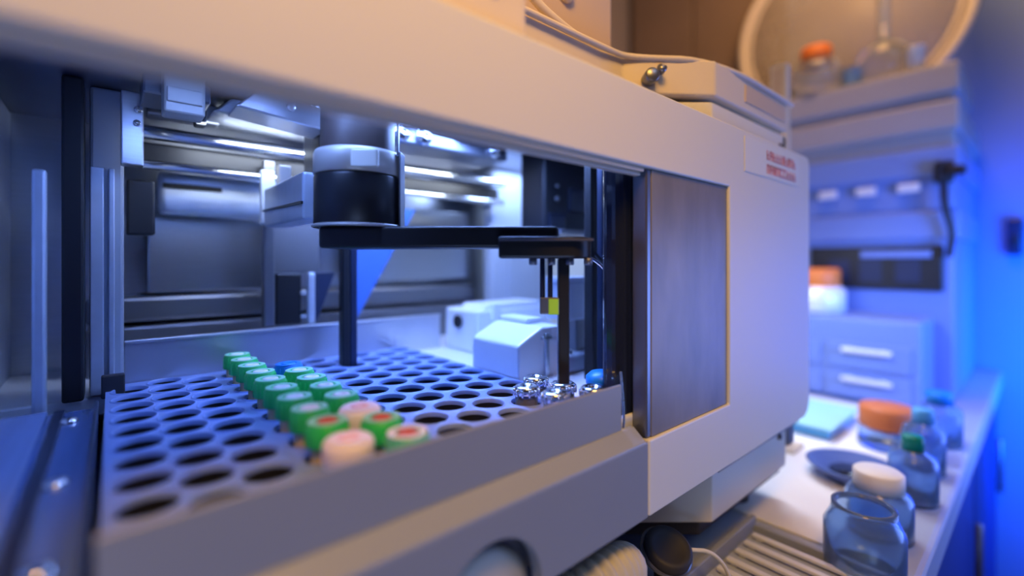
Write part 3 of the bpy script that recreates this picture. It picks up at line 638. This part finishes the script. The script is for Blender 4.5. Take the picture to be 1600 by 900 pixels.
# glassware on the drawer unit and on the top case
bottle('white_bottle', 'squat white bottle with orange cap on the low drawer unit', 'bottle', (6.6, 1.86), .30, .38, M['orange'], M['white'], neck=.65, caph=.34, z=-.62)
t = thing('white_saucer', 'small white saucer lying on the low drawer unit', 'saucer', (6.4, 2.4, -.62))
g = G(); g.lathe([(0, 0), (.16, 0), (.17, .02), (.16, .07), (0, .08)], (6.4, 2.3, -.62), 28); obj('lid_body', g, M['white'], t)
TZ = 2.216
bottle('glass_bottle', 'clear glass bottle with bright orange cap on the top grey case', 'bottle', (7.25, 2.05), .29, .56, M['orange'], M['glass'], neck=.5, caph=.26, z=TZ)
t = thing('round_flask', 'round clear glass flask with tall neck on the top grey case', 'flask', (7.4, 1.35, TZ))
g = G(); R_ = .30
prof = [(0, 0), (.16, 0)] + [(R_*math.cos(a), R_*.9+R_*math.sin(a)) for a in [R(-55+10*i) for i in range(13)]] + [(.07, .62), (.07, 1.3), (.10, 1.34), (.07, 1.34), (.05, 1.28), (.05, .60)]
g.lathe(prof, (7.4, 1.35, TZ), 40); fb = obj('flask_body', g, M['glass'], t)
g = G(); g.lathe([(0, 1.22), (.06, 1.22), (.085, 1.36), (.085, 1.5), (0, 1.52)], (7.4, 1.35, TZ), 24); obj('stopper', g, M['whitec'], t)
for i, (x, y, r_, h_) in enumerate(((7.2, 2.5, .10, .26), (7.15, 1.62, .11, .22), (7.2, 1.02, .09, .30))):
    t = thing('small_beaker', ['small white beaker left of the orange capped glass bottle', 'small white beaker between the glass bottle and the round flask', 'small white beaker right of the round flask near the case corner'][i], 'beaker', (x, y, TZ), 'small white beakers on the top case')
    g = G(); g.lathe([(0, 0), (r_, 0), (r_, h_), (r_*1.08, h_+.01), (r_*.9, h_), (r_*.88, .02), (0, .02)], (x, y, TZ), 24); obj('beaker_body', g, M['whitec'] if i != 1 else M['frost'], t)
# round hoop with clear disc behind the glassware
c = (8.45, 2.05, 3.62); ax = (-1, 0, .0001)
t = thing('hoop_shield', 'large round translucent shield in a pale hoop standing behind the glassware', 'splash shield', (c[0], c[1], 1.80))
g = G(); g.torus(c, 1.46, .07, ax); g.torus(c, 1.34, .03, ax); g.box(8.38, 8.52, 1.85, 2.25, 1.802, 2.10, .02); obj('hoop', g, M['beige'], t)
g = G(); g.lathe([(0, -.01), (1.44, -.01), (1.44, .01), (0, .01)], c, 64, ax); obj('clear_disc', g, M['disc'], t)
t = thing('beige_post', 'beige upright post rising behind the right end of the analyzer top tray', 'post', (4.25, 1.46, PZ))
g = G(); g.box(4.20, 4.30, 1.40, 1.53, PZ, 1.64, .012); pb = obj('post_body', g, M['beige'], t)
g = G(); g.box(4.192, 4.20, 1.43, 1.50, -1.2, 1.60, .003); obj('post_inset', g, M['tan'], pb)
g = G(); g.box(4.12, 4.38, 1.32, 1.61, PZ, PZ+.03, .01); obj('post_foot', g, M['beige'], pb)
t = thing('brown_wall_cabinet', 'dark brown cabinet hanging on the far wall left of the round shield', 'wall cabinet', (9.1, 4.4, 1.2))
g = G(); g.box(8.85, 9.49, 3.15, 6.1, 1.2, 6.5, .03); cb = obj('cabinet_body', g, M['brownc'], t)
for y0_ in (3.2, 4.65):
    g = G(); g.box(8.79, 8.845, y0_, y0_+1.4, 1.3, 6.4, .02); d = obj('door', g, M['brownc'], cb)
    g = G(); g.box(8.74, 8.79, y0_+.1, y0_+.16, 2.4, 3.2, .01); obj('handle', g, M['dsteel'], cb)
# small things on the right wall
t = thing('dark_wall_socket', 'small dark socket box on the blue lit wall at right', 'socket', (WX, .28, .08))
g = G(); g.box(WX-.12, WX-.002, .20, .36, .08, .60, .03); obj('socket_body', g, M['navy'], t)
g = G(); g.box(WX-.15, WX-.12, .24, .32, .2, .35, .01); obj('switch', g, M['black'], t)
